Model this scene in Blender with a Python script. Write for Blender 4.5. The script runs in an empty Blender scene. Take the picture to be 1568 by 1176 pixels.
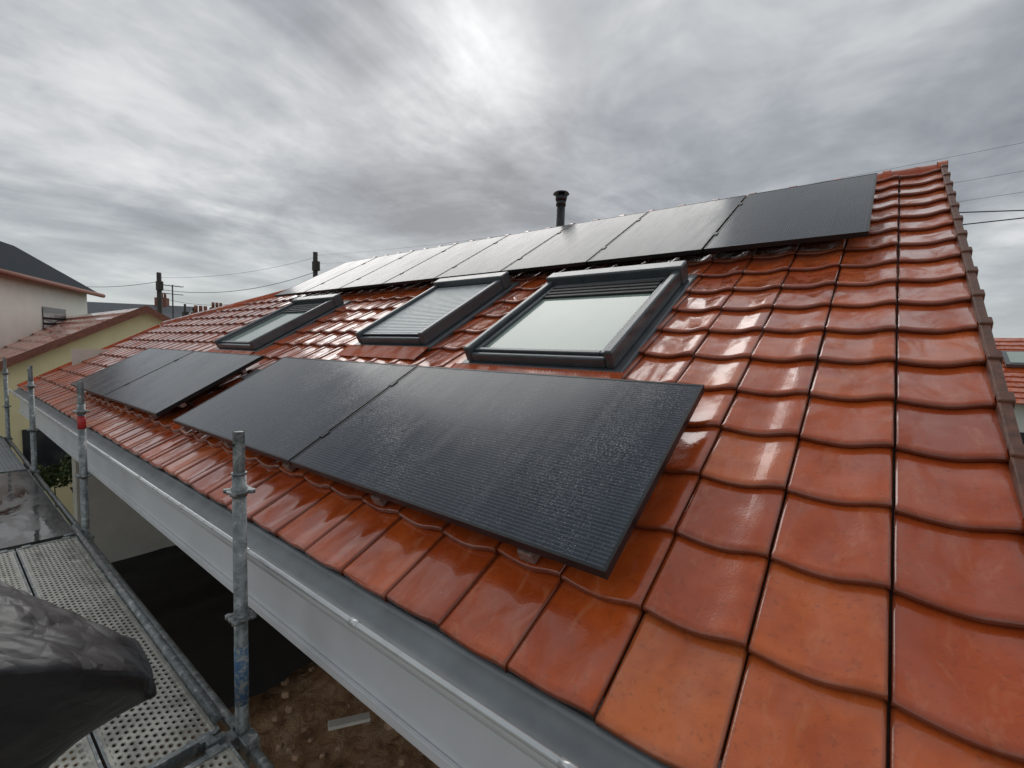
import bpy, math, random
from mathutils import Vector, Matrix, noise
random.seed(7)
ZC=4.3
C30,S30=math.cos(math.radians(30)),0.5
D=1.23
ROOF_LOC=(0.0, D*S30, ZC-D*C30)
ROOF_ROT=(math.radians(30),0,0)
def W(x,t,h):
    q=-D+h
    return Vector((x,t*C30-q*S30,ZC+t*S30+q*C30))
scene=bpy.context.scene
col=scene.collection

# ---------------------------------------------------------------- materials
def mat(name):
    m=bpy.data.materials.new(name); m.use_nodes=True
    nt=m.node_tree; b=nt.nodes["Principled BSDF"]
    return m,nt,b
def N(nt,t,**k):
    n=nt.nodes.new(t)
    for a,v in k.items(): setattr(n,a,v)
    return n
def L(nt,a,b): nt.links.new(a,b)
def ramp(nt,fac,stops):
    r=N(nt,"ShaderNodeValToRGB"); e=r.color_ramp.elements
    e[0].position,e[0].color=stops[0][0],(*stops[0][1],1)
    e[1].position,e[1].color=stops[-1][0],(*stops[-1][1],1)
    for p,c in stops[1:-1]:
        x=e.new(p); x.color=(*c,1)
    L(nt,fac,r.inputs[0]); return r
def math_(nt,op,a,b=None,c=None,clamp=False):
    n=N(nt,"ShaderNodeMath",operation=op); n.use_clamp=clamp
    for i,v in enumerate((a,b,c)):
        if v is None: continue
        if isinstance(v,(int,float)): n.inputs[i].default_value=v
        else: L(nt,v,n.inputs[i])
    return n.outputs[0]
def noise_(nt,co,scale,detail=4,rough=.5,dist=0):
    n=N(nt,"ShaderNodeTexNoise"); n.inputs["Scale"].default_value=scale
    n.inputs["Detail"].default_value=detail; n.inputs["Roughness"].default_value=rough
    n.inputs["Distortion"].default_value=dist
    if co is not None: L(nt,co,n.inputs["Vector"])
    return n.outputs["Fac"]
def mapping(nt,co,scale=(1,1,1),loc=(0,0,0),rot=(0,0,0)):
    m=N(nt,"ShaderNodeMapping"); m.inputs["Scale"].default_value=scale
    m.inputs["Location"].default_value=loc; m.inputs["Rotation"].default_value=rot
    L(nt,co,m.inputs["Vector"]); return m.outputs[0]
def objco(nt): return N(nt,"ShaderNodeTexCoord").outputs["Object"]
def bump(nt,b,h,strength,dist):
    n=N(nt,"ShaderNodeBump"); n.inputs["Strength"].default_value=strength; n.inputs["Distance"].default_value=dist
    L(nt,h,n.inputs["Height"]); L(nt,n.outputs[0],b.inputs["Normal"]); return n
def mixc(nt,fac,a,b,mode='MIX'):
    n=N(nt,"ShaderNodeMix",data_type='RGBA',blend_type=mode)
    if isinstance(fac,(int,float)): n.inputs[0].default_value=fac
    else: L(nt,fac,n.inputs[0])
    for i,v in ((6,a),(7,b)):
        if isinstance(v,tuple): n.inputs[i].default_value=(*v,1)
        else: L(nt,v,n.inputs[i])
    return n.outputs[2]
def simple(name,c,rough=.5,metal=0,var=.15,scale=8,bmp=0.0,coat=0,spec=.5):
    m,nt,b=mat(name); co=objco(nt)
    f=noise_(nt,co,scale,3,.6)
    lo=tuple(x*(1-var) for x in c); hi=tuple(min(1,x*(1+var)) for x in c)
    r=ramp(nt,f,[(.3,lo),(.7,hi)]); L(nt,r.outputs[0],b.inputs["Base Color"])
    b.inputs["Metallic"].default_value=metal; b.inputs["Specular IOR Level"].default_value=spec
    rr=math_(nt,'MULTIPLY_ADD',f,.25,rough-.12); L(nt,rr,b.inputs["Roughness"])
    b.inputs["Coat Weight"].default_value=coat
    if bmp: bump(nt,b,noise_(nt,co,scale*6,2),.5,bmp)
    return m

def tile_mat(attr=True):
    m,nt,b=mat("wet_terracotta"); co=objco(nt)
    if attr:
        tv=N(nt,"ShaderNodeAttribute",attribute_name="tv").outputs["Fac"]
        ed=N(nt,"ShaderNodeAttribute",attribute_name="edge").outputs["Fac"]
    else:
        tv=noise_(nt,co,4,1); ed=None
    base=ramp(nt,tv,[(0,(.40,.062,.014)),(.35,(.54,.092,.018)),(.7,(.63,.118,.023)),(1,(.67,.165,.042))]).outputs[0]
    n1=noise_(nt,co,3.2,4,.65)
    c1=mixc(nt,ramp(nt,n1,[(.42,(0,0,0)),(.60,(.60,.60,.60))]).outputs[0],base,(.36,.054,.013))
    n2=noise_(nt,mapping(nt,co,(2.2,1,1)),6.5,3,.7,1.0)
    c2=mixc(nt,ramp(nt,n2,[(.54,(0,0,0)),(.76,(.34,.34,.34))]).outputs[0],c1,(.70,.31,.16))
    n3=noise_(nt,co,60,1,.6)
    c3=mixc(nt,ramp(nt,n3,[(.60,(0,0,0)),(.72,(.30,.30,.30))]).outputs[0],c2,(.22,.05,.022))
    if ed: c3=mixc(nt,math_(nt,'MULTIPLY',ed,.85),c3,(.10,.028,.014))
    L(nt,c3,b.inputs["Base Color"])
    w=noise_(nt,mapping(nt,co,(1.6,.8,1)),4.5,3,.6,.8)
    rr=ramp(nt,w,[(.36,(.08,)*3),(.50,(.20,)*3),(.66,(.38,)*3)]).outputs[0]
    L(nt,rr,b.inputs["Roughness"])
    b.inputs["Specular IOR Level"].default_value=.5
    cw=ramp(nt,w,[(.44,(.9,)*3),(.62,(0,)*3)]).outputs[0]
    L(nt,cw,b.inputs["Coat Weight"]); b.inputs["Coat Roughness"].default_value=.04
    hh=math_(nt,'ADD',noise_(nt,co,7,1),math_(nt,'MULTIPLY',noise_(nt,co,150,0),.05))
    bump(nt,b,hh,.5,.015)
    return m
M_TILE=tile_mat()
M_TILE2=tile_mat(False)
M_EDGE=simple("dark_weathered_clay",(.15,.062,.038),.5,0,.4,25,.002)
M_ZINC=simple("zinc_grey",(.25,.27,.28),.42,.3,.2,6)
M_GUT=simple("gutter_bead_metal",(.62,.64,.64),.3,.5,.1,10)
M_WHITE=simple("light_grey_paint",(.76,.78,.80),.38,0,.07,2.2,.0005)
M_PLASTER=simple("cream_plaster",(.62,.60,.54),.85,0,.08,3,.003)
M_BLACKFR=simple("black_anodised_aluminium",(.018,.019,.021),.35,.4,.2,20)
M_ALU=simple("aluminium_rail",(.5,.5,.5),.35,.9,.1,20)
M_CLAMP=simple("pinkish_wet_bracket",(.30,.20,.17),.5,.1,.4,60,.002)
M_VEL=simple("roof_window_grey",(.10,.112,.12),.32,.3,.15,10,0,.3)
M_VELD=simple("roof_window_gasket",(.012,.012,.013),.5,0,.2,20)
M_SHUT=simple("shutter_grey",(.38,.42,.43),.35,.3,.1,12)
M_SLATE=simple("slate",(.028,.034,.044),.95,0,.3,20,0,0,.1)
M_STEELDK=simple("dark_flue_steel",(.045,.045,.05),.4,.5,.3,15)
M_WOOD=simple("dark_pole_wood",(.05,.045,.04),.8,0,.3,6)
M_BRICK=simple("red_brick",(.22,.09,.06),.8,0,.3,20)
M_YELLOW=simple("yellow_render",(.80,.72,.44),.85,0,.06,3)
M_OFFWHITE=simple("off_white_render",(.74,.77,.71),.9,0,.06,2)
M_GLASSDK=simple("window_dark_glass",(.03,.035,.04),.1,0,.2,4)
M_RED=simple("red_label",(.5,.03,.03),.4,0,.2,30)
M_WIRE=simple("cable_black",(.03,.03,.03),.6)

def bluepaint():
    m,nt,b=mat("worn_blue_paint_on_steel"); co=objco(nt)
    f=noise_(nt,co,35,4,.7)
    L(nt,ramp(nt,f,[(.42,(.06,.14,.27)),(.50,(.10,.18,.28)),(.54,(.30,.32,.32))]).outputs[0],b.inputs["Base Color"]); b.inputs["Roughness"].default_value=.5
    return m
M_BLUE=bluepaint()
def skyglass():
    m,nt,b=mat("glass_painted_sky_reflection"); co=objco(nt)
    L(nt,ramp(nt,noise_(nt,co,2,3),[(.3,(.34,.43,.37)),(.7,(.40,.49,.43))]).outputs[0],b.inputs["Base Color"])  # pale green base paints the bright sky reflection into the glass colour
    b.inputs["Roughness"].default_value=.08; b.inputs["IOR"].default_value=1.65
    return m
M_GLASS=skyglass()
def galv():
    m,nt,b=mat("galvanised_steel"); co=objco(nt)
    f=noise_(nt,co,22,5,.7,.5)
    L(nt,ramp(nt,f,[(.32,(.10,.11,.11)),(.46,(.20,.22,.22)),(.58,(.29,.31,.31)),(.66,(.60,.60,.56))]).outputs[0],b.inputs["Base Color"])
    b.inputs["Metallic"].default_value=.45
    L(nt,ramp(nt,f,[(.3,(.3,)*3),(.7,(.55,)*3)]).outputs[0],b.inputs["Roughness"])
    bump(nt,b,noise_(nt,co,90,2),.4,.002)
    return m
M_GALV=galv()
def pv_mat(portrait):
    m,nt,b=mat("wet_solar_glass"); co=objco(nt)
    sep=N(nt,"ShaderNodeSeparateXYZ"); L(nt,co,sep.inputs[0])
    X,Y=sep.outputs[0],sep.outputs[1]
    if portrait: X,Y=Y,X
    def line(c,period,width):
        f=math_(nt,'FRACT',math_(nt,'DIVIDE',c,period))
        a=math_(nt,'ABSOLUTE',math_(nt,'SUBTRACT',f,.5))
        return math_(nt,'GREATER_THAN',a,.5-width/period/2)
    wires=line(Y,.0152,.0036)
    gx=line(X,.0755 if not portrait else .0765,.0024); gy=line(Y,.1625 if not portrait else .155,.003)
    grid=math_(nt,'MAXIMUM',gx,gy)
    streak=noise_(nt,mapping(nt,co,(10,1.2,1)),1.5,3,.6)
    c=ramp(nt,streak,[(.3,(.028,.036,.048)),(.7,(.040,.050,.065))]).outputs[0]
    c=mixc(nt,math_(nt,'MULTIPLY',wires,.6),c,(.12,.14,.165))
    c=mixc(nt,math_(nt,'MULTIPLY',grid,.7),c,(.014,.016,.020))
    v=N(nt,"ShaderNodeTexVoronoi"); v.inputs["Scale"].default_value=130; L(nt,co,v.inputs["Vector"])
    dens=noise_(nt,co,2.2,2,.6)
    thr=math_(nt,'MULTIPLY_ADD',dens,.85,-.10)
    dr=math_(nt,'SUBTRACT',thr,v.outputs["Distance"],clamp=True)
    drm=math_(nt,'GREATER_THAN',dr,.03)
    v2=N(nt,"ShaderNodeTexVoronoi"); v2.inputs["Scale"].default_value=60; L(nt,co,v2.inputs["Vector"])
    d2=math_(nt,'SUBTRACT',math_(nt,'MULTIPLY_ADD',dens,.40,-.02),v2.outputs["Distance"],clamp=True)
    c=mixc(nt,math_(nt,'MULTIPLY',drm,.24),c,(.16,.175,.19))
    c=mixc(nt,math_(nt,'MULTIPLY',math_(nt,'GREATER_THAN',d2,.05),.36),c,(.34,.36,.38))
    L(nt,c,b.inputs["Base Color"])
    L(nt,ramp(nt,streak,[(.3,(.12,)*3),(.7,(.24,)*3)]).outputs[0],b.inputs["Roughness"])
    b.inputs["IOR"].default_value=1.5; b.inputs["Specular IOR Level"].default_value=.13 if portrait else .30
    if not portrait: bump(nt,b,math_(nt,'ADD',math_(nt,'MULTIPLY',dr,.8),math_(nt,'MULTIPLY',d2,1.2)),.6,.003)
    return m
M_PVL=pv_mat(False); M_PVP=pv_mat(True)
def deck_mat():
    m,nt,b=mat("perforated_steel_deck"); co=objco(nt)
    f=noise_(nt,co,7,4,.65,.5)
    c=ramp(nt,f,[(.3,(.28,.27,.23)),(.55,(.48,.46,.40)),(.75,(.66,.64,.56))]).outputs[0]
    L(nt,c,b.inputs["Base Color"]); b.inputs["Metallic"].default_value=.15
    L(nt,ramp(nt,f,[(.40,(.08,)*3),(.65,(.38,)*3)]).outputs[0],b.inputs["Roughness"])
    sep=N(nt,"ShaderNodeSeparateXYZ"); L(nt,co,sep.inputs[0]); X,Y=sep.outputs[0],sep.outputs[1]
    sx,sy=.040,.022
    row=math_(nt,'FLOOR',math_(nt,'DIVIDE',Y,sy))
    off=math_(nt,'MULTIPLY',math_(nt,'MODULO',math_(nt,'ABSOLUTE',row),2),.5)
    fx=math_(nt,'SUBTRACT',math_(nt,'FRACT',math_(nt,'ADD',math_(nt,'DIVIDE',X,sx),off)),.5)
    fy=math_(nt,'SUBTRACT',math_(nt,'FRACT',math_(nt,'DIVIDE',Y,sy)),.5)
    dx=math_(nt,'MULTIPLY',fx,sx); dy=math_(nt,'MULTIPLY',fy,sy)
    r=math_(nt,'SQRT',math_(nt,'ADD',math_(nt,'MULTIPLY',math_(nt,'POWER',math_(nt,'ABSOLUTE',dx),2),.45),math_(nt,'POWER',math_(nt,'ABSOLUTE',dy),2)))
    hole=math_(nt,'LESS_THAN',r,.0054)
    inside=math_(nt,'LESS_THAN',math_(nt,'ABSOLUTE',Y),.138)
    al=math_(nt,'SUBTRACT',1,math_(nt,'MULTIPLY',hole,inside))
    L(nt,al,b.inputs["Alpha"])
    bh=N(nt,"ShaderNodeMapRange"); bh.inputs[1].default_value=.0052; bh.inputs[2].default_value=.010; bh.inputs[3].default_value=1; bh.inputs[4].default_value=0
    L(nt,r,bh.inputs[0]); bump(nt,b,math_(nt,'MULTIPLY',bh.outputs[0],inside),.8,.004)
    return m
M_DECK=deck_mat()
def wetdeck():
    m,nt,b=mat("wet_plywood_deck"); co=objco(nt)
    f=noise_(nt,mapping(nt,co,(1,3,1)),3,4,.6,.6)
    L(nt,ramp(nt,f,[(.3,(.035,.032,.030)),(.7,(.11,.10,.095))]).outputs[0],b.inputs["Base Color"])
    L(nt,ramp(nt,f,[(.42,(.04,)*3),(.6,(.22,)*3)]).outputs[0],b.inputs["Roughness"])
    bump(nt,b,noise_(nt,co,14,2),.12,.004)
    return m
M_WETDECK=wetdeck()
def tarp_mat():
    m,nt,b=mat("black_polythene"); co=objco(nt)
    b.inputs["Base Color"].default_value=(.013,.013,.016,1); b.inputs["Roughness"].default_value=.38
    nz=N(nt,"ShaderNodeTexNoise"); nz.inputs["Scale"].default_value=4; L(nt,co,nz.inputs["Vector"])
    wv=N(nt,"ShaderNodeVectorMath",operation='MULTIPLY_ADD'); L(nt,nz.outputs["Color"],wv.inputs[0]); wv.inputs[1].default_value=(.25,.25,.25); L(nt,co,wv.inputs[2])
    hs=[]
    for sc_,k in ((6,1.0),(14,.3)):
        h=N(nt,"ShaderNodeTexVoronoi",feature='DISTANCE_TO_EDGE'); h.inputs["Scale"].default_value=sc_; L(nt,wv.outputs[0],h.inputs["Vector"])
        hs.append(math_(nt,'MULTIPLY',math_(nt,'MINIMUM',h.outputs["Distance"],.35),k))
    bump(nt,b,math_(nt,'ADD',hs[0],hs[1]),.35,.035)
    return m
M_TARP=tarp_mat()
def ground_mat():
    m,nt,b=mat("soil_and_grass"); co=objco(nt)
    f=noise_(nt,co,5,7,.7,.6); g=noise_(nt,co,.12,3)
    soil=ramp(nt,f,[(.28,(.08,.042,.022)),(.40,(.28,.15,.075)),(.52,(.46,.27,.14)),(.68,(.58,.42,.27))]).outputs[0]
    grass=ramp(nt,f,[(.3,(.03,.045,.015)),(.7,(.09,.11,.04))]).outputs[0]
    d=N(nt,"ShaderNodeVectorMath",operation='LENGTH'); L(nt,co,d.inputs[0])
    mr=N(nt,"ShaderNodeMapRange"); mr.inputs[1].default_value=9; mr.inputs[2].default_value=14; L(nt,math_(nt,'MULTIPLY_ADD',g,4,d.outputs["Value"]),mr.inputs[0])
    L(nt,mixc(nt,mr.outputs[0],soil,grass),b.inputs["Base Color"])
    b.inputs["Roughness"].default_value=.5
    bump(nt,b,f,1,.08)
    return m
M_GROUND=ground_mat()
M_SHEET=simple("black_ground_layer",(.010,.009,.009),.6,0,.3,5,.01)
M_LEAF=simple("foliage",(.06,.09,.03),.6,0,.5,3)

# ---------------------------------------------------------------- mesh helpers
class MB:
    def __init__(s): s.v=[];s.f=[];s.m=[];s.sm=[]
    def quad(s,a,b,c,d,m=0): i=len(s.v); s.v+= [a,b,c,d]; s.f.append((i,i+1,i+2,i+3)); s.m.append(m); s.sm.append(False)
    def poly(s,pts,m=0): i=len(s.v); s.v+=list(pts); s.f.append(tuple(range(i,i+len(pts)))); s.m.append(m); s.sm.append(False)
    def box(s,x0,x1,y0,y1,z0,z1,m=0):
        i=len(s.v)
        s.v+=[(x0,y0,z0),(x1,y0,z0),(x1,y1,z0),(x0,y1,z0),(x0,y0,z1),(x1,y0,z1),(x1,y1,z1),(x0,y1,z1)]
        for f in ((0,3,2,1),(4,5,6,7),(0,1,5,4),(1,2,6,5),(2,3,7,6),(3,0,4,7)):
            s.f.append(tuple(i+k for k in f)); s.m.append(m); s.sm.append(False)
    def tube(s,p,q,r,m=0,n=14,r2=None,caps=True):
        p,q=Vector(p),Vector(q); d=(q-p).normalized(); a=d.orthogonal().normalized(); b=d.cross(a)
        r2=r if r2 is None else r2; i=len(s.v)
        for k in range(n):
            an=2*math.pi*k/n; o=a*math.cos(an)+b*math.sin(an)
            s.v.append(tuple(p+o*r)); s.v.append(tuple(q+o*r2))
        for k in range(n):
            j=(k+1)%n
            s.f.append((i+2*k,i+2*j,i+2*j+1,i+2*k+1)); s.m.append(m); s.sm.append(True)
        if caps:
            s.f.append(tuple(i+2*k for k in range(n))[::-1]); s.m.append(m); s.sm.append(False)
            s.f.append(tuple(i+2*k+1 for k in range(n))); s.m.append(m); s.sm.append(False)
    def strip(s,prof,x0,x1,m=0,smooth=True):
        i=len(s.v)
        for y,z in prof: s.v.append((x0,y,z)); s.v.append((x1,y,z))
        for k in range(len(prof)-1):
            s.f.append((i+2*k,i+2*k+1,i+2*k+3,i+2*k+2)); s.m.append(m); s.sm.append(smooth)
    def obj(s,name,mats,parent=None,roof=False,loc=None,rot=None,bevel=0,smooth=None):
        me=bpy.data.meshes.new(name); me.from_pydata([tuple(p) for p in s.v],[],s.f)
        for m in mats: me.materials.append(m)
        me.polygons.foreach_set("material_index",s.m); me.polygons.foreach_set("use_smooth",s.sm)
        me.update()
        o=bpy.data.objects.new(name,me); col.objects.link(o)
        if roof: o.location=ROOF_LOC; o.rotation_euler=ROOF_ROT
        if loc is not None: o.location=loc
        if rot is not None: o.rotation_euler=rot
        if parent: o.parent=parent
        if bevel:
            b=o.modifiers.new("bevel",'BEVEL'); b.width=bevel; b.segments=2; b.limit_method='ANGLE'
        return o
def empty(name,loc=(0,0,0)):
    e=bpy.data.objects.new(name,None); e.location=loc; col.objects.link(e); return e

# ---------------------------------------------------------------- house
house=empty("tiled_roof_house")
XR=.35; CW=.271; XL=-11.55
rows=[.39,.70]
while rows[-1]<5.2: rows.append(rows[-1]+.288)
TR=5.44
def left_limit(t):
    if t<2.8: return XL
    if t<4.2: return XL+(t-2.8)/1.4*3.45
    return -8.0
def tiles():
    v=[];f=[];tv=[];ed=[]
    ps=[.010,.012,.05,.12,.20,.30,.40,.50,.60,.68,.76,.83,.90,.95,.985,.988]
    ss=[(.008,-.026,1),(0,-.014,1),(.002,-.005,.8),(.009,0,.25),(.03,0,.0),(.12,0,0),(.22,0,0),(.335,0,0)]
    ncol=int((XR-XL)/CW)+1
    for ri,t0 in enumerate(rows):
        for ci in range(ncol):
            x1=XR-ci*CW; x0=x1-CW
            if x1-.1<left_limit(t0+.15): continue
            r=random.Random(ri*997+ci)
            val=min(1,max(0,r.gauss(.5,.26)))
            jh=r.uniform(-.002,.0025); jt=r.uniform(-.004,.004); tw=r.uniform(-.004,.004); jx=r.uniform(-.0012,.0012)
            i0=len(v)
            amp=.0036 if ri==0 else .0066
            for si,(s,dh,e) in enumerate(ss):
                for pi,p in enumerate(ps):
                    t=t0+s+jt+tw*(p-.5)*2
                    if t>TR: t=TR
                    prof=amp*math.cos(2*math.pi*(p-.90))+.0016*math.cos(4*math.pi*(p-.86))
                    sag=-(.005 if ri==0 else .013)*math.sin(math.pi*min(1,p*1.05))*(1 if s<.05 else 0)
                    h=.030*(1-s/.335)-.020+prof+jh
                    if pi in (0,len(ps)-1): h-=.016
                    if pi in (1,2): h-=.003
                    v.append((x0+p*CW+jx,t+sag,h+dh)); tv.append(val)
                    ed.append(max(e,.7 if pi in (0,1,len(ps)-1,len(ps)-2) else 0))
            n=len(ps)
            for a in range(len(ss)-1):
                for b in range(n-1):
                    f.append((i0+a*n+b,i0+a*n+b+1,i0+(a+1)*n+b+1,i0+(a+1)*n+b))
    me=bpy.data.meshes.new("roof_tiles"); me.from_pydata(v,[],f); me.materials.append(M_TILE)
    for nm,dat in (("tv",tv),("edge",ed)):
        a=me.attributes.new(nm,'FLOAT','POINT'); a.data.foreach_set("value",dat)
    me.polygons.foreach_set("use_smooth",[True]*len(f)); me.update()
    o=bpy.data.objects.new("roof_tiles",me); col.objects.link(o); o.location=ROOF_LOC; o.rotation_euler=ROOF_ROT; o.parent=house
tiles()
b=MB()
b.poly([(XL+.03,.46,-.045),(XR-.02,.46,-.045),(XR-.02,TR,-.045),(left_limit(TR),TR,-.045),(left_limit(4.2),4.2,-.045),(XL+.03,2.8,-.045)])
b.obj("roof_underlay",[M_EDGE],house,roof=True)
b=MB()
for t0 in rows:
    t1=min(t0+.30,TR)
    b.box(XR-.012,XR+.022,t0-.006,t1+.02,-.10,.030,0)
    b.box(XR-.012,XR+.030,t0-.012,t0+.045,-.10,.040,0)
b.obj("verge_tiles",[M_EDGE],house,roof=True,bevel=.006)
b=MB()
for t0 in rows:
    if t0<2.7: b.box(XL-.03,XL+.02,t0,t0+.3,-.1,.03,0)
b.obj("far_verge_tiles",[M_TILE2],house,roof=True,bevel=.005)
RY,RZ=W(0,TR,0).y,W(0,TR,0).z
b=MB()
x=XR+.03
while x>left_limit(TR)+.2:
    x2=x-.36
    for (xa,xb,r) in ((x,x-.06,.115),(x-.06,x2-.02,.100)):
        prof=[]
        for j in range(15):
            a=math.pi*(j/14)*1.02-.03
            prof.append((RY+.05-r*1.05*math.cos(a),RZ-.055+r*math.sin(a)))
        b.strip(prof,xa,xb)
        i=len(b.v)
        for (yy,zz) in prof: b.v.append((xa+.001,yy,zz)); b.v.append((xa+.001,RY+.05+(yy-RY-.05)*.84,RZ-.055+(zz-RZ+.055)*.84))
        for q in range(14): b.f.append((i+2*q,i+2*q+1,i+2*q+3,i+2*q+2)); b.m.append(1); b.sm.append(False)
    x=x2
b.obj("ridge_tiles",[M_TILE2,M_EDGE],house)
b=MB()
b.poly([(XR+.034,RY+.05-.11*math.cos(math.pi*j/14),RZ-.06+.12*math.sin(math.pi*j/14)) for j in range(15)]); b.obj("ridge_end_cap",[M_EDGE],house)
PR=Vector((left_limit(TR),RY,RZ-.02)); PM=W(left_limit(4.2),4.2,-.02); PV=W(XL,2.8,-.02)
yb=lambda y:2*(RY+.05)-y
b=MB()
b.quad(tuple(PM),tuple(PV),(PV.x,yb(PV.y),PV.z),(PM.x,yb(PM.y),PM.z))
b.poly([(PR.x,PM.y,PM.z),(PR.x,yb(PM.y),PM.z),(PR.x,yb(RY),PR.z),(PR.x,RY,PR.z)])
ee=W(0,.39,-.02)
b.poly([(PR.x,yb(RY)-.05,PR.z),(PM.x,yb(PM.y),PM.z),(PV.x,yb(PV.y),PV.z),(PV.x,yb(ee.y),ee.z),(XR,yb(ee.y),ee.z),(XR,yb(RY)-.05,PR.z)])
b.obj("rear_roof_slope",[M_TILE2],house)
b=MB(); b.tube(PM,PV,.07,n=16); b.obj("hip_tiles",[M_TILE2],house)
# gutter
gx0,gx1=XL-.1,XR+.12
gy,gz,gr=.885,ZC-.868,.082
prof=[]
for j in range(13):
    a=math.pi+math.pi*j/12
    prof.append((gy+gr*math.cos(a),gz+gr*1.05*math.sin(a)))
prof[-1]=(gy+gr+.005,gz-.028)
prof.append((gy+gr+.03,gz-.022))
b=MB()
b.strip(prof,gx0,gx1,0)
b.strip([(y+(.003 if y>gy else -.003),z-.004) for y,z in prof],gx0,gx1,1)
b.obj("gutter",[M_ZINC,M_WHITE],house)
b=MB(); b.tube((gx0,gy-gr-.006,gz+.002),(gx1,gy-gr-.006,gz+.002),.0095,n=12)
x=-.42
while x>XL:
    b.tube((x,gy-gr-.006,gz+.002),(x-.04,gy-gr-.006,gz+.002),.0122,n=12)
    x-=.78
b.obj("gutter_bead",[M_GUT],house)
b=MB()
b.box(gx0+.05,gx1-.08,gy+gr+.006,gy+gr+.03,ZC-1.30,ZC-.92)
b.box(gx0+.05,gx1-.08,gy+gr-.012,gy+gr+.004,ZC-1.325,ZC-1.285)
b.box(gx0+.05,gx1-.08,gy+gr+.031,2.02,ZC-1.30,ZC-1.28)
b.obj("fascia_and_soffit",[M_WHITE],house,bevel=.003)
b=MB()
zt=ZC-1.302
b.box(XL+.3,-10.9,1.55,9.3,0,zt)
b.box(-10.89,.1,5.6,9.3,0,zt)
gw=[(.12,5.6,zt+.01),(.12,9.2,zt+.01),(.12,yb(1.6)+.0,zt+.3),(.12,RY+.05,RZ-.15),(.12,1.6,zt+.3),(.12,1.6,zt+.01)]
b.poly(gw); b.poly([(x-.2,y,z) for x,y,z in gw][::-1])
b.box(-.15,.1,1.62,1.87,0,zt)
b.box(-5.9,-5.65,3.9,4.15,0,zt)
b.box(XL+.31,XL+.34,1.6,9.2,zt+.01,ZC-.2)
b.obj("house_walls",[M_PLASTER],house)
b=MB()
b.box(-5.2,-4.2,5.57,5.595,.0,2.1,0)
b.obj("house_windows",[M_GLASSDK,M_WHITE],house)

# ---------------------------------------------------------------- solar panels
def panel(x0,x1,t0,t1,pm,h=.13):
    b=MB(); w,l=x1-x0,t1-t0; fr=.011; th=.033
    b.box(0,w,0,fr,-th,0,0); b.box(0,w,l-fr,l,-th,0,0)
    b.box(0,fr,fr,l-fr,-th,0,0); b.box(w-fr,w,fr,l-fr,-th,0,0)
    b.quad((fr,fr,-.0015),(w-fr,fr,-.0015),(w-fr,l-fr,-.0015),(fr,l-fr,-.0015),1)
    b.quad((fr,fr,-.008),(fr,l-fr,-.008),(w-fr,l-fr,-.008),(w-fr,fr,-.008),2)
    b.box(w/2-.06,w/2+.06,l-.16,l-.08,-.028,-.009,2)
    return b.obj("solar_panel",[M_BLACKFR,pm,M_VELD],None,loc=W(x0,t0,h),rot=ROOF_ROT)
for x0,x1 in ((-2.352,-.545),(-4.19,-2.366)): panel(x0,x1,.69,1.675,M_PVL)
for x0,x1 in ((-6.42,-4.62),(-8.24,-6.436)): panel(x0,x1,.69,1.675,M_PVL)
x=-.07
for i in range(8): panel(x-.967,x-.013 if i else x,3.50,5.03,M_PVP); x-=.972
rail=empty("panel_mounting_rails")
b=MB()
for (a,c) in ((-4.15,-.6),(-8.2,-4.66)):
    for t in (.90,1.47): b.box(a,c,t-.02,t+.02,.055,.095)
for t in (3.85,4.7): b.box(-7.8,-.12,t-.02,t+.02,.055,.095)
b.obj("rails",[M_ALU],rail,roof=True,bevel=.002)
b=MB()
for xx in [-.86-.82*i for i in range(9)]:
    b.box(xx-.03,xx+.03,.70,.93,.02,.030); b.box(xx-.032,xx+.032,.70,.75,.015,.060)
b.obj("roof_hooks",[M_CLAMP],rail,roof=True,bevel=.004)
b=MB()
for xx in (-2.359,-6.428):
    for t in (.92,1.45): b.box(xx-.018,xx+.018,t-.025,t+.025,.131,.134)
for i in range(1,8):
    for t in (3.85,4.7): b.box(-.07-.972*i+.005-.016,-.07-.972*i+.005+.016,t-.03,t+.03,.131,.135)
b.box(-4.50,-4.28,1.36,1.52,.035,.075)
b.obj("clamps_and_inverter",[M_BLACKFR],rail,roof=True)

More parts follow.
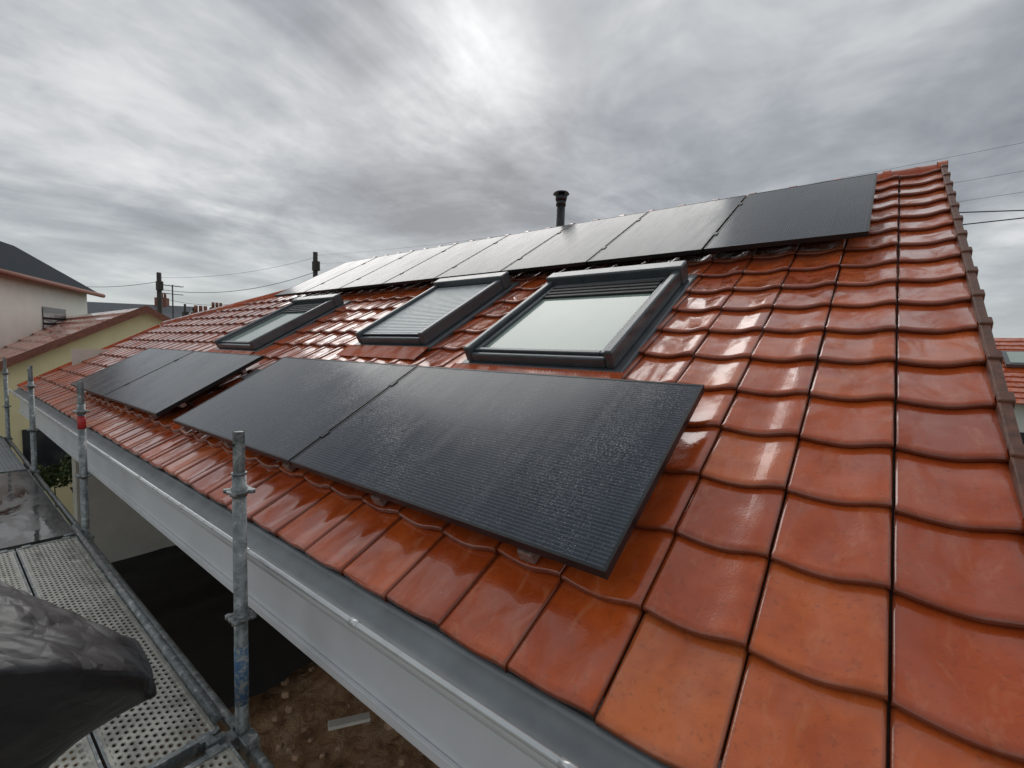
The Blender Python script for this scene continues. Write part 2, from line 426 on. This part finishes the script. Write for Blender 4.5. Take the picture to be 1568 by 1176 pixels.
# ---------------------------------------------------------------- roof windows
def roof_window(x0,x1,t0,t1,kind):
    e=empty("roof_window")
    h1=.13; cw=.052
    b=MB()
    b.box(x0-.05,x1+.05,t0-.03,t1+.10,-.02,.022,0)
    b.box(x0,x0+cw,t0,t1,.023,h1,0); b.box(x1-cw,x1,t0,t1,.023,h1,0)
    b.box(x0+cw+.001,x1-cw-.001,t0,t0+.035,.023,h1-.045,0)
    b.box(x0-.015,x1+.015,t1-.11,t1+.015,.023,h1+.03,0)
    b.obj("casing",[M_VEL],e,roof=True,bevel=.012)
    b=MB()
    b.box(x0+cw+.001,x1-cw-.001,t0+.036,t1-.111,.023,.045,0)
    b.obj("inner_well",[M_VELD],e,roof=True)
    if kind=='shutter':
        b=MB()
        t=t0+.045
        while t<t1-.13:
            b.box(x0+.06,x1-.06,t,t+.026,.09,.102,0); t+=.030
        b.obj("shutter_slats",[M_SHUT],e,roof=True,bevel=.004)
        b=MB(); b.box(x0+.055,x1-.055,t0+.04,t1-.112,.05,.088,0); b.obj("shutter_backing",[M_VELD],e,roof=True)
    else:
        b=MB(); s=.032
        a0,a1,c0,c1=x0+cw+.012,x1-cw-.012,t0+.042,t1-.12
        b.box(a0,a0+s,c0,c1,.05,.098); b.box(a1-s,a1,c0,c1,.05,.098)
        b.box(a0+s+.001,a1-s-.001,c0,c0+s,.05,.098); b.box(a0+s+.001,a1-s-.001,c1-s,c1,.05,.098)
        b.obj("sash",[M_VEL],e,roof=True,bevel=.006)
        b=MB(); b.box(a0+s+.002,a1-s-.002,c0+s+.002,c1-s-.002,.052,.076); b.obj("glazing",[M_GLASS],e,roof=True)
        b=MB()
        for k in range(4): b.box(a0+s+.003,a1-s-.003,c1-s-.21+k*.05,c1-s-.17+k*.05,.077,.094+.004*k)
        b.obj("shutter_pack",[M_VELD],e,roof=True,bevel=.006)
    b=MB(); n=int((x1-x0+.16)/.012)
    for k in range(n+1):
        xx=x0-.08+k*.012; hh=.012 if k%2 else .022
        for t,add in ((t0-.21,.0),(t0-.035,.010)): b.v.append((xx,t,hh+add))
    for k in range(n): b.f.append((2*k,2*k+2,2*k+3,2*k+1)); b.m.append(0); b.sm.append(True)
    b.obj("pleated_apron",[M_TILE2],e,roof=True)
roof_window(-2.17,-1.08,1.93,3.19,'glass')
roof_window(-3.72,-2.80,2.14,3.36,'shutter')
roof_window(-6.50,-5.45,1.93,3.19,'glass')

# ---------------------------------------------------------------- flue
b=MB(); fx,fy=-3.6,5.6
b.tube((fx,fy,ZC+1.2),(fx,fy,ZC+2.12),.062,n=24); b.tube((fx,fy,ZC+2.06),(fx,fy,ZC+2.13),.070,n=24)
b.tube((fx,fy,ZC+2.13),(fx,fy,ZC+2.19),.075,n=24,r2=.088); b.tube((fx,fy,ZC+2.19),(fx,fy,ZC+2.225),.045,n=16)
b.tube((fx,fy,ZC+2.222),(fx,fy,ZC+2.245),.115,n=28,r2=.10)
b.tube((fx,fy,ZC+1.5),(fx,fy,ZC+1.62),.13,n=24,r2=.062)
b.obj("chimney_flue",[M_STEELDK],None)

# ---------------------------------------------------------------- scaffolding
sc=empty("scaffolding")
PX=[1.05,-1.87,-4.76,-7.5,-10.2]; PY=.72
DZ=ZC-1.54
def scpost(x,y,top,parent):
    b=MB()
    b.tube((x,y,.05),(x,y,top-.16),.0242,n=20)
    b.tube((x,y,top-.16),(x,y,top),.0205,n=20,caps=False); b.tube((x,y,top-.001),(x,y,top-.15),.017,n=16)
    b.tube((x,y,top-.165),(x,y,top-.158),.027,n=20)
    b.tube((x+.004,y-.018,top-.05),(x+.005,y-.0215,top-.05),.006,1,n=10)
    z=top-.23
    while z>.3:
        b.tube((x,y,z-.005),(x,y,z+.005),.046,n=8)
        for k in range(4):
            a=math.pi/4+k*math.pi/2
            b.tube((x+.044*math.cos(a),y+.044*math.sin(a),z-.007),(x+.044*math.cos(a),y+.044*math.sin(a),z+.007),.014,n=8)
        b.tube((x,y,z-.02),(x,y,z+.018),.0275,n=20)
        z-=.5
    b.box(x-.07,x+.07,y-.07,y+.07,.0,.012)
    b.tube((x,y,.012),(x,y,.06),.03)
    b.obj("standard",[M_GALV,M_VELD],parent)
for x in PX: scpost(x,PY,ZC-.335,sc)
for x in PX: 
    if x<-8: scpost(x,-.62,ZC+.0-.6,sc)
b=MB(); b.tube((PX[2],PY,ZC-.60),(PX[2],PY,ZC-.70),.0252,0,n=20); b.obj("red_marker",[M_RED],sc)
b=MB(); b.tube((PX[1],PY,ZC-1.42),(PX[1],PY,ZC-1.18),.0250,0,n=20); b.obj("blue_paint_band",[M_BLUE],sc)
b=MB()
for i in range(len(PX)-1):
    a,c=PX[i]-.03,PX[i+1]+.03
    b.tube((a,PY,DZ-.03),(c,PY,DZ-.03),.0215,n=16)
    b.tube((a,PY-.01,DZ-2.03),(c,PY-.01,DZ-2.03),.0215,n=16)
    for xe,sg in ((a,-1),(c,1)):
        b.box(min(xe,xe+sg*.07),max(xe,xe+sg*.07),PY-.028,PY+.028,DZ-.062,DZ+.012)
for x in PX:
    b.tube((x,PY-.03,DZ-.03),(x,-.75,DZ-.03),.0215,n=16)
    b.box(x-.028,x+.028,PY-.10,PY-.025,DZ-.062,DZ+.012)
    b.box(x-.014,x+.014,PY-.125,PY-.06,DZ-.075,DZ+.035)
b.obj("ledgers_and_transoms",[M_GALV],sc,bevel=.003)
def plank(x0,x1,yc,mt,par,wd=.155,rib=False):
    b=MB(); l=x1-x0
    if rib:
        w=-wd; pts=[]
        while w<wd-1e-6:
            pts+= [(w,0),(w+.012,0),(w+.017,-.006),(w+.027,-.006),(w+.032,0)]; w+=.0345
        b.strip([(y,z) for y,z in pts],-l/2,l/2,0,False)
    else:
        b.quad((-l/2,-wd,0),(l/2,-wd,0),(l/2,wd,0),(-l/2,wd,0),0)
    b.box(-l/2,l/2,-wd-.003,-wd+.006,-.055,.004,1); b.box(-l/2,l/2,wd-.006,wd+.003,-.055,.004,1)
    b.box(-l/2-.004,-l/2+.02,-wd+.007,wd-.007,-.055,.003,1); b.box(l/2-.02,l/2+.004,-wd+.007,wd-.007,-.055,.003,1)
    for sx in (-1,1):
        for yy in (-wd+.05,wd-.05):
            b.box(sx*l/2-.022,sx*l/2+.022,yy-.022,yy+.022,-.02,.006,1)
    b.obj("deck_plank",[mt,M_GALV],par,loc=((x0+x1)/2,yc,DZ+.02))
for i in range(len(PX)-1):
    x1,x0=PX[i]-.045,PX[i+1]+.045
    for k in range(4):
        yc=.50-.325*k
        if i==2: continue
        plank(x0,x1,yc,M_ZINC if i==3 else M_DECK,sc,rib=(i==3))
b=MB(); x1,x0=PX[2]-.045,PX[3]+.045
for k in range(2):
    yc=.34-.65*k
    b.box(x0,x1,yc-.318,yc+.318,DZ-.0,DZ+.02,0)
    b.box(x0,x1,yc-.324,yc-.319,DZ-.05,DZ+.03,1); b.box(x0,x1,yc+.319,yc+.324,DZ-.05,DZ+.03,1)
b.obj("wet_deck_board",[M_WETDECK,M_GALV],sc)
b=MB(); b.tube((-4.9,.675,DZ+.045),(-1.95,.66,DZ+.045),.017,n=14); b.obj("edge_tube",[M_GALV],sc)

# ---------------------------------------------------------------- tarp
def tarp():
    v=[];f=[];nu,nv=220,150
    cx,cy=-1.66,-.21
    for j in range(nv+1):
        q=j/nv
        for i in range(nu):
            a=2*math.pi*i/nu
            ca,sa=math.cos(a),math.sin(a)
            sup=(abs(ca)**3+abs(sa)**3)**(-1/3)
            if q<.6:
                rr=sup*math.sin(q/.6*math.pi/2); z=-.525-.05*(q/.6)**3
            else:
                k=(q-.6)/.4; rr=sup*(1-.30*math.sin(min(1,k*2.0)*math.pi/2)+.06*k*k); z=-.575-.98*k
            x=cx+.34*rr*ca; y=cy+.39*rr*sa
            wc=max(0,math.cos(a-1.35))**6*max(0,1-abs(q-.62)/.18)
            y+=.26*wc; z-=.05*wc
            if q<.75: z-=.32*max(0,(y-cy)/.6)**1.5
            else: z-=.32*max(0,(y-cy)/.6)**1.5*(1-(q-.75)/.25)
            p=Vector((x*3,y*3,z*3))
            n1=noise.noise(p*1.1+Vector((3,1,8))); n2=1-abs(noise.noise(p*1.2+Vector((5,2,0))))*2.4
            wp=p+Vector((noise.noise(p*.9),noise.noise(p*.9+Vector((7,0,0))),noise.noise(p*.9+Vector((0,7,0)))))*.6
            d1=noise.voronoi(wp*1.05)[0]; d2=noise.voronoi(wp*2.3)[0]
            cr=.034*min(.5,d1[1]-d1[0])+.011*min(.45,d2[1]-d2[0])
            fold=math.sin(a*8+3*noise.noise(p))*.022*max(0,q-.5)*2
            d=.03*n1+.020*n2+cr-.03+fold
            nrm=Vector((ca*(.3+q),sa*(.3+q),1.1-q)).normalized()
            P=Vector((x,y,z))+nrm*d
            if P.z<-1.50: P.z=-1.50
            v.append((P.x,P.y,P.z+ZC))
    for j in range(nv):
        for i in range(nu):
            k=(i+1)%nu
            f.append((j*nu+i,j*nu+k,(j+1)*nu+k,(j+1)*nu+i))
    me=bpy.data.meshes.new("black_tarpaulin"); me.from_pydata(v,[],f); me.materials.append(M_TARP)
    me.polygons.foreach_set("use_smooth",[True]*len(f)); me.update()
    o=bpy.data.objects.new("black_tarpaulin",me); col.objects.link(o)
tarp()

# ---------------------------------------------------------------- ground
def ground():
    v=[];f=[]
    xs=[-400,-150,-60,-30,-16]+[-12+.2*i for i in range(70)]+[4,10,30,80,200,400]
    ys=[-300,-80,-30,-10,-4]+[-2+.2*i for i in range(40)]+[8,14,30,70,160,400]
    for y in ys:
        for x in xs:
            z=0
            if -12<=x<=2 and -2<=y<=6:
                z=.10*noise.noise(Vector((x*1.1,y*1.1,0)))+.06*noise.noise(Vector((x*4,y*4,3)))
            v.append((x,y,z-.03))
    n=len(xs)
    for j in range(len(ys)-1):
        for i in range(n-1): f.append((j*n+i,j*n+i+1,(j+1)*n+i+1,(j+1)*n+i))
    me=bpy.data.meshes.new("ground"); me.from_pydata(v,[],f); me.materials.append(M_GROUND)
    me.polygons.foreach_set("use_smooth",[True]*len(f)); me.update()
    o=bpy.data.objects.new("ground",me); col.objects.link(o)
ground()
b=MB(); nx,ny=70,18
for j in range(ny+1):
    for i in range(nx+1):
        x=-12.5+i*(7.0/nx)+.25*noise.noise(Vector((0,j*.4,7)))*(i/nx); y=.9+j*(3.4/ny)+.15*noise.noise(Vector((x,0,2)))
        b.v.append((x,y,.14+.05*noise.noise(Vector((x*2,y*2,5)))))
for j in range(ny):
    for i in range(nx): b.f.append((j*(nx+1)+i,j*(nx+1)+i+1,(j+1)*(nx+1)+i+1,(j+1)*(nx+1)+i)); b.m.append(0); b.sm.append(True)
b.obj("black_ground_sheet",[M_SHEET],None)  # near-black sheet laid over the soil below the eaves
b=MB()
for k in range(110):
    x=random.uniform(-5.8,-1.4); y=random.uniform(1.6,3.6); s=random.uniform(.02,.07)
    i=len(b.v)
    for dz in (0,1):
        for q in range(5):
            a=2*math.pi*q/5+random.uniform(-.3,.3); r=s*random.uniform(.6,1.1)*(1 if dz==0 else .7)
            b.v.append((x+r*math.cos(a),y+r*math.sin(a),-.03+dz*s*.9+.05))
    b.f.append((i+5,i+6,i+7,i+8,i+9)); b.m.append(0); b.sm.append(False)
    for q in range(5): b.f.append((i+q,i+(q+1)%5,i+5+(q+1)%5,i+5+q)); b.m.append(0); b.sm.append(False)
b.obj("rubble",[simple("rubble_stone",(.34,.22,.14),.8,0,.4,10)],None)
b=MB(); b.box(-.22,.22,-.05,.05,0,.04); b.obj("discarded_plank",[M_PLASTER],None,loc=(-4.3,2.75,.12),rot=(.05,.08,1.1),bevel=.004)

# ---------------------------------------------------------------- neighbours
e=empty("white_slate_roof_house")
t2=Vector((-.884,.468,0)); n2=Vector((-.468,-.884,0)); A=Vector((-12.9,-1.5,0)); LF=12.3
def F(s,d,z): p=A+t2*s+n2*d; return (p.x,p.y,z)
H=ZC+1.72; RH=ZC+3.1
b=MB()
b.quad(F(0,.3,0),F(LF-.3,.3,0),F(LF-.3,.3,H),F(0,.3,H)); b.quad(F(LF-.3,.3,0),F(LF-.3,8,0),F(LF-.3,8,H),F(LF-.3,.3,H))
b.quad(F(0,8,0),F(0,.3,0),F(0,.3,H),F(0,8,H)); b.quad(F(LF-.3,8,0),F(0,8,0),F(0,8,H),F(LF-.3,8,H))
b.obj("walls",[M_OFFWHITE],e)
b=MB()
b.quad(F(-.3,0,H),F(LF,0,H),F(LF-1.2,1.9,RH),F(-.3,1.9,RH)); b.quad(F(-.3,8.3,H),F(-.3,1.9,RH),F(LF-1.2,1.9,RH),F(LF,8.3,H))
b.poly([F(LF,0,H),F(LF,8.3,H),F(LF-1.2,1.9,RH)]); b.quad(F(-.3,0,H-.02),F(-.3,8.3,H-.02),F(LF,8.3,H-.02),F(LF,0,H-.02))
b.obj("slate_roof",[M_SLATE],e)
b=MB(); b.tube(F(-.3,-.06,H-.06),F(LF+.1,-.06,H-.06),.075); b.obj("eaves_gutter",[M_BRICK],e)
b=MB()
for s,w in ((8.7,1.5),(5.0,1.2),(2,1.2)):
    z0=ZC+.1; b.poly([F(s,.27,z0),F(s+w,.27,z0),F(s+w,.27,z0+.85),F(s,.27,z0+.85)],0)
    b.poly([F(s-.1,.24,z0-.1),F(s+w+.1,.24,z0-.1),F(s+w+.1,.24,z0),F(s-.1,.24,z0)],1)
b.obj("windows",[M_GLASSDK,M_WHITE],e)
b=MB(); c=F(8.3,2.2,0); b.box(c[0]-.2,c[0]+.2,c[1]-.2,c[1]+.2,RH-.5,RH+.25,0); b.tube((c[0],c[1],RH+.25),(c[0],c[1],RH+.45),.1,1); b.obj("chimney",[M_STEELDK,M_BRICK],e)
e=empty("yellow_gabled_house")
x0,x1=-22.5,-14.2; yr,yk=5.0,3.35; zr=ZC+.78; yl=-1.9; ze=zr-.565*(yk-yl)
b=MB(); b.box(x0,x1,yl+.3,yr,0,ze-.02)
b.poly([(x1,yl+.3,ze-.02),(x1,yr,ze-.02),(x1,yr,ZC-.2),(x1,yk,zr-.08),(x1,yl+.3,ze+.02)])
b.obj("walls",[M_YELLOW],e)
b=MB()
b.quad((x0,yl,ze),(x1+.2,yl,ze),(x1+.2,yk,zr),(x0,yk,zr)); b.quad((x0,yk,zr),(x1+.2,yk,zr),(x1+.2,yr+.3,ZC-.35),(x0,yr+.3,ZC-.35))
nrow=16
for k in range(nrow):
    y=yl+(yk-yl)*k/nrow; z=ze+(zr-ze)*k/nrow; dy=(yk-yl)/nrow; dz=(zr-ze)/nrow
    b.quad((x0,y-.02,z+.05),(x1+.2,y-.02,z+.05),(x1+.2,y+dy,z+dz+.015),(x0,y+dy,z+dz+.015)); b.quad((x0,y-.02,z+.0),(x1+.2,y-.02,z+.0),(x1+.2,y-.02,z+.05),(x0,y-.02,z+.05))
b.obj("tile_roof",[M_TILE2],e)
b=MB()
for (ya,za,yb_,zb) in ((yl,ze,yk,zr),(yk,zr,yr+.3,ZC-.35)):
    b.poly([(x1+.22,ya,za-.12),(x1+.22,yb_,zb-.12),(x1+.22,yb_,zb+.06),(x1+.22,ya,za+.06)])
b.obj("barge_board",[M_BRICK],e)
b=MB(); b.box(x1+.01,x1+.03,1.2,2.2,1.2,2.3); b.obj("window",[M_GLASSDK],e)
def small_house(x,y,w,d,h,rh,wm,rm,rot,name):
    e=empty(name)
    b=MB(); b.box(-w/2,w/2,-d/2,d/2,0,h); b.poly([(w/2,-d/2,h),(w/2,d/2,h),(w/2,0,h+rh)]); b.poly([(-w/2,-d/2,h),(-w/2,0,h+rh),(-w/2,d/2,h)])
    b.obj("walls",[wm],e,loc=(x,y,0),rot=(0,0,rot))
    b=MB(); o=.3
    b.quad((-w/2-o,-d/2-o,h-.1),(w/2+o,-d/2-o,h-.1),(w/2+o,0,h+rh+.05),(-w/2-o,0,h+rh+.05)); b.quad((w/2+o,d/2+o,h-.1),(-w/2-o,d/2+o,h-.1),(-w/2-o,0,h+rh+.05),(w/2+o,0,h+rh+.05))
    b.obj("roof",[rm],e,loc=(x,y,0),rot=(0,0,rot))
    b=MB()
    for xx in (-w/3,w/6): b.box(xx,xx+.9,-d/2-.03,-d/2-.005,h-1.6,h-.5)
    b.box(w/2+.005,w/2+.03,-.5,.5,h-1.4,h-.3)
    b.obj("windows",[M_GLASSDK],e,loc=(x,y,0),rot=(0,0,rot))
    b=MB(); b.box(w/4-.45,w/4+.45,-.3,.3,h+rh-.5,h+rh+.7)
    for q in (-.25,0,.25): b.tube((w/4+q,0,h+rh+.7),(w/4+q,0,h+rh+1.1),.1)
    b.obj("chimney",[M_BRICK],e,loc=(x,y,0),rot=(0,0,rot))
M_SLATE2=simple("weathered_grey_slate",(.16,.17,.18),.9,0,.3,12,0,0,.2)
small_house(-52,11.5,9,8,5.0,2.4,M_OFFWHITE,M_SLATE2,.9,"distant_slate_house")
small_house(-40,12.4,6,7,4.6,1.6,M_OFFWHITE,M_SLATE2,1.4,"distant_slate_house")
small_house(-50,21,10,7,4.6,2.2,M_OFFWHITE,M_SLATE,1.2,"distant_slate_house")
small_house(-60,31,12,8,4.8,2.4,M_YELLOW,M_SLATE2,.4,"distant_slate_house")
small_house(-33,9.6,4,5,4.2,1.2,M_PLASTER,M_TILE2,1.5,"distant_tiled_house")
e=empty("white_tiled_roof_house")
b=MB(); b.box(1.5,15,19.6,27,0,ZC-1.0); b.obj("walls",[M_OFFWHITE],e)
b=MB(); b.quad((1,19.1,ZC-1.05),(15.5,19.1,ZC-1.05),(15.5,23.4,ZC+1.0),(1,23.4,ZC+1.0)); b.quad((15.5,27.6,ZC-1.05),(1,27.6,ZC-1.05),(1,23.4,ZC+1.0),(15.5,23.4,ZC+1.0))
for k in range(14):
    y=19.1+k*.307; z=ZC-1.05+k*.1464; b.box(1,15.5,y-.01,y+.30,z+.005,z+.03+.0)
b.obj("roof",[M_TILE2],e)
b=MB(); b.box(-.4,.4,-.5,.5,0,.1,0); b.box(-.3,.3,-.4,.4,.1,.12,1); b.obj("skylight",[M_VEL,M_GLASS],e,loc=(3.75,21.6,ZC+.20),rot=(math.radians(25.5),0,0))
b=MB()
for x in (3.2,5.5,8): b.box(x,x+1,19.57,19.595,1.2,2.4)
b.obj("windows",[M_GLASSDK],e)

# ---------------------------------------------------------------- poles, wires
def pole(x,y,top,r,arms=True):
    b=MB(); b.tube((x,y,0),(x,y,top),r*1.25,n=12,r2=r*.85)
    if arms:
        b.tube((x-.1,y-.5,top-.25),(x+.1,y+.5,top-.25),.05,n=8)
        for s in (-.45,0,.45): b.tube((x+.2*s,y+s,top-.25),(x+.2*s,y+s,top-.08),.04,n=8)
    else:
        b.box(x-.1,x+.22,y-.12,y+.12,top-.9,top-.45)
    b.obj("utility_pole",[M_WOOD],None)
pole(-21.9,12.0,ZC+4.55,.13,False)
pole(-29,7.5,ZC+3.45,.12,False)
pole(-31,9.2,ZC+2.1,.07,False)
pole(16,15.2,ZC+6.2,.14)
b=MB(); ax,ay=-27.5,7.65
b.tube((ax,ay,3),(ax,ay,ZC+2.75),.03,n=8)
for z in (2.7,2.3): b.tube((ax,ay-.45,ZC+z),(ax,ay+.45,ZC+z),.018,n=6)
for s in (-.4,-.2,0,.2,.4): b.tube((ax-.25,ay+s,ZC+2.7),(ax+.25,ay+s,ZC+2.7),.012,n=6)
b.obj("tv_aerial",[M_WOOD],None)
def wire(p,q,sag,r):
    cu=bpy.data.curves.new("overhead_cable",'CURVE'); cu.dimensions='3D'; cu.bevel_depth=r; cu.bevel_resolution=2
    sp=cu.splines.new('POLY'); n=30; sp.points.add(n)
    p,q=Vector(p),Vector(q)
    for i in range(n+1):
        s=i/n; P=p.lerp(q,s); P.z-=sag*4*s*(1-s); sp.points[i].co=(*P,1)
    o=bpy.data.objects.new("overhead_cable",cu); col.objects.link(o); cu.materials.append(M_WIRE)
wire((-21.9,12,ZC+4.4),(16,15.2,ZC+6.0),.9,.003)
wire((-21.9,12,ZC+4.0),(16,15.2,ZC+5.4),.95,.003)
wire((-21.9,12,ZC+3.7),(16,15.2,ZC+4.9),.95,.003)
wire((-21.9,12,ZC+3.2),(16,15.2,ZC+3.7),.5,.012)
wire((-29,7.5,ZC+2.6),(-21.9,12,ZC+3.6),.5,.012)
wire((-29,7.5,ZC+2.2),(-21.9,12,ZC+3.3),.8,.010)
wire((-29,7.5,ZC+3.2),(-21.9,12,ZC+4.3),.3,.006)
wire((-29,7.5,ZC+3.0),(-40,2,ZC+4.0),.7,.012)
wire((.1,6.5,ZC+1.6),(16,15.2,ZC+5.2),.9,.006)

# ---------------------------------------------------------------- vegetation
def leafmass(name,pts,n,size,seed=1,stems=()):
    r=random.Random(seed); b=MB()
    for k in range(n):
        c,rad=r.choice(pts); 
        d=Vector((r.gauss(0,1),r.gauss(0,1),r.gauss(0,1))).normalized()*r.uniform(.3,1)**.5
        P=Vector(c)+Vector((d.x*rad[0],d.y*rad[1],abs(d.z)*rad[2] if rad[2]<1 else d.z*rad[2]))
        s=size*r.uniform(.5,1.3); a=Vector((r.gauss(0,1),r.gauss(0,1),r.gauss(0,1))).normalized()*s; q=a.orthogonal().normalized()*s*.55
        b.poly([tuple(P-a),tuple(P+q),tuple(P+a),tuple(P-q)])
    for p,q in stems: b.tube(p,q,.03,1,n=7,r2=.008)
    b.obj(name,[M_LEAF,M_WOOD],None)
leafmass("weeds",[((-9.4+.4*i,1.05+.1*math.sin(i*2),.1),(.3,.25,.7)) for i in range(7)],1500,.06,3)
rs=random.Random(11)
pts=[((-12.9+rs.uniform(-.4,.4),.7+.28*i,.7+rs.uniform(0,1.0)),(.32,.3,.45)) for i in range(8)]
leafmass("shrub",pts,3200,.05,8,[((-12.9,.7+.28*i,0),p[0]) for i,p in enumerate(pts)])
r=random.Random(5)
tl=[((-70-r.uniform(0,20),-6+i*3.2,2.2),(3.5,2.6,r.uniform(2.2,3.6))) for i in range(26)]+[((-10+i*4,60+r.uniform(0,8),3),(3.2,3,r.uniform(2.5,4.5))) for i in range(16)]
leafmass("distant_tree_line",tl,14000,.45,4)

# ---------------------------------------------------------------- world
sd=Vector((-.621,.607,.496)).normalized()
w=bpy.data.worlds.new("World"); scene.world=w; w.use_nodes=True
nt=w.node_tree; nt.nodes.clear()
out=N(nt,"ShaderNodeOutputWorld")
sky=N(nt,"ShaderNodeTexSky",sky_type='NISHITA'); sky.sun_disc=False; sky.sun_elevation=math.radians(29.8); sky.sun_rotation=math.radians(-45.6)
bg1=N(nt,"ShaderNodeBackground"); bg1.inputs[1].default_value=.08; L(nt,sky.outputs[0],bg1.inputs[0])
tc=N(nt,"ShaderNodeTexCoord").outputs["Generated"]
sep=N(nt,"ShaderNodeSeparateXYZ"); L(nt,tc,sep.inputs[0])
zz=math_(nt,'ADD',math_(nt,'MAXIMUM',sep.outputs[2],0),.13)
cx=math_(nt,'DIVIDE',sep.outputs[0],zz); cy=math_(nt,'DIVIDE',sep.outputs[1],zz)
cmb=N(nt,"ShaderNodeCombineXYZ"); L(nt,cx,cmb.inputs[0]); L(nt,cy,cmb.inputs[1])
pc=mapping(nt,cmb.outputs[0],(1.0,.62,1),(3.1,1.7,0),(0,0,math.radians(-35)))
n1=noise_(nt,pc,1.0,6,.58,.5)
n2=noise_(nt,mapping(nt,cmb.outputs[0],(1,1,1),(8,2,4)),3.0,4,.6,.3)
n0=noise_(nt,mapping(nt,cmb.outputs[0],(1,1,1),(1,5,9)),.35,1,.5)
nn=math_(nt,'ADD',math_(nt,'ADD',math_(nt,'MULTIPLY',n1,.60),math_(nt,'MULTIPLY',n2,.21)),math_(nt,'MULTIPLY',n0,.19))
cr=ramp(nt,nn,[(.37,(.26,.275,.30)),(.45,(.37,.39,.42)),(.52,(.51,.53,.55)),(.58,(.68,.69,.70)),(.66,(.84,.84,.84))])
dt=N(nt,"ShaderNodeVectorMath",operation='DOT_PRODUCT'); L(nt,tc,dt.inputs[0]); dt.inputs[1].default_value=tuple(sd)
dp=math_(nt,'MAXIMUM',dt.outputs["Value"],0)
g1=math_(nt,'MULTIPLY',math_(nt,'POWER',dp,150),.50); g2=math_(nt,'MULTIPLY',math_(nt,'POWER',dp,8),.06)
gl=math_(nt,'MULTIPLY',math_(nt,'ADD',g1,g2),math_(nt,'MULTIPLY_ADD',nn,4.4,-1.45))
gc=N(nt,"ShaderNodeCombineXYZ")
for i in range(3): L(nt,gl,gc.inputs[i])
cl=mixc(nt,1.0,cr.outputs[0],gc.outputs[0],'ADD')
hz=N(nt,"ShaderNodeMapRange"); hz.inputs[1].default_value=.0; hz.inputs[2].default_value=.24; hz.inputs[3].default_value=.65; hz.inputs[4].default_value=0; L(nt,sep.outputs[2],hz.inputs[0])
cl=mixc(nt,hz.outputs[0],cl,(.66,.71,.71))
bg2=N(nt,"ShaderNodeBackground"); bg2.inputs[1].default_value=1.0; L(nt,cl,bg2.inputs[0])
mx=N(nt,"ShaderNodeMixShader"); mx.inputs[0].default_value=.93; L(nt,bg1.outputs[0],mx.inputs[1]); L(nt,bg2.outputs[0],mx.inputs[2]); L(nt,mx.outputs[0],out.inputs[0])

sun=bpy.data.lights.new("sun",'SUN'); sun.energy=1.1; sun.angle=math.radians(50); sun.color=(1,.97,.93)
so=bpy.data.objects.new("sun",sun); col.objects.link(so); so.rotation_euler=sd.to_track_quat('Z','Y').to_euler(); so.location=(0,0,30)

# ---------------------------------------------------------------- camera
cam=bpy.data.cameras.new("camera"); cam.sensor_width=36; cam.lens=36*702/1568; cam.clip_start=.05; cam.clip_end=2000
co=bpy.data.objects.new("camera",cam); col.objects.link(co)
R=Matrix(((.7863,-.0682,.6140),(.6174,.0373,-.7858),(.0309,.9969,.0716)))
q=R.to_quaternion(); co.matrix_world=Matrix.Translation((0,0,ZC))@q.to_matrix().to_4x4()
scene.camera=co
scene.view_settings.view_transform='Standard'; scene.view_settings.look='None'; scene.view_settings.exposure=0
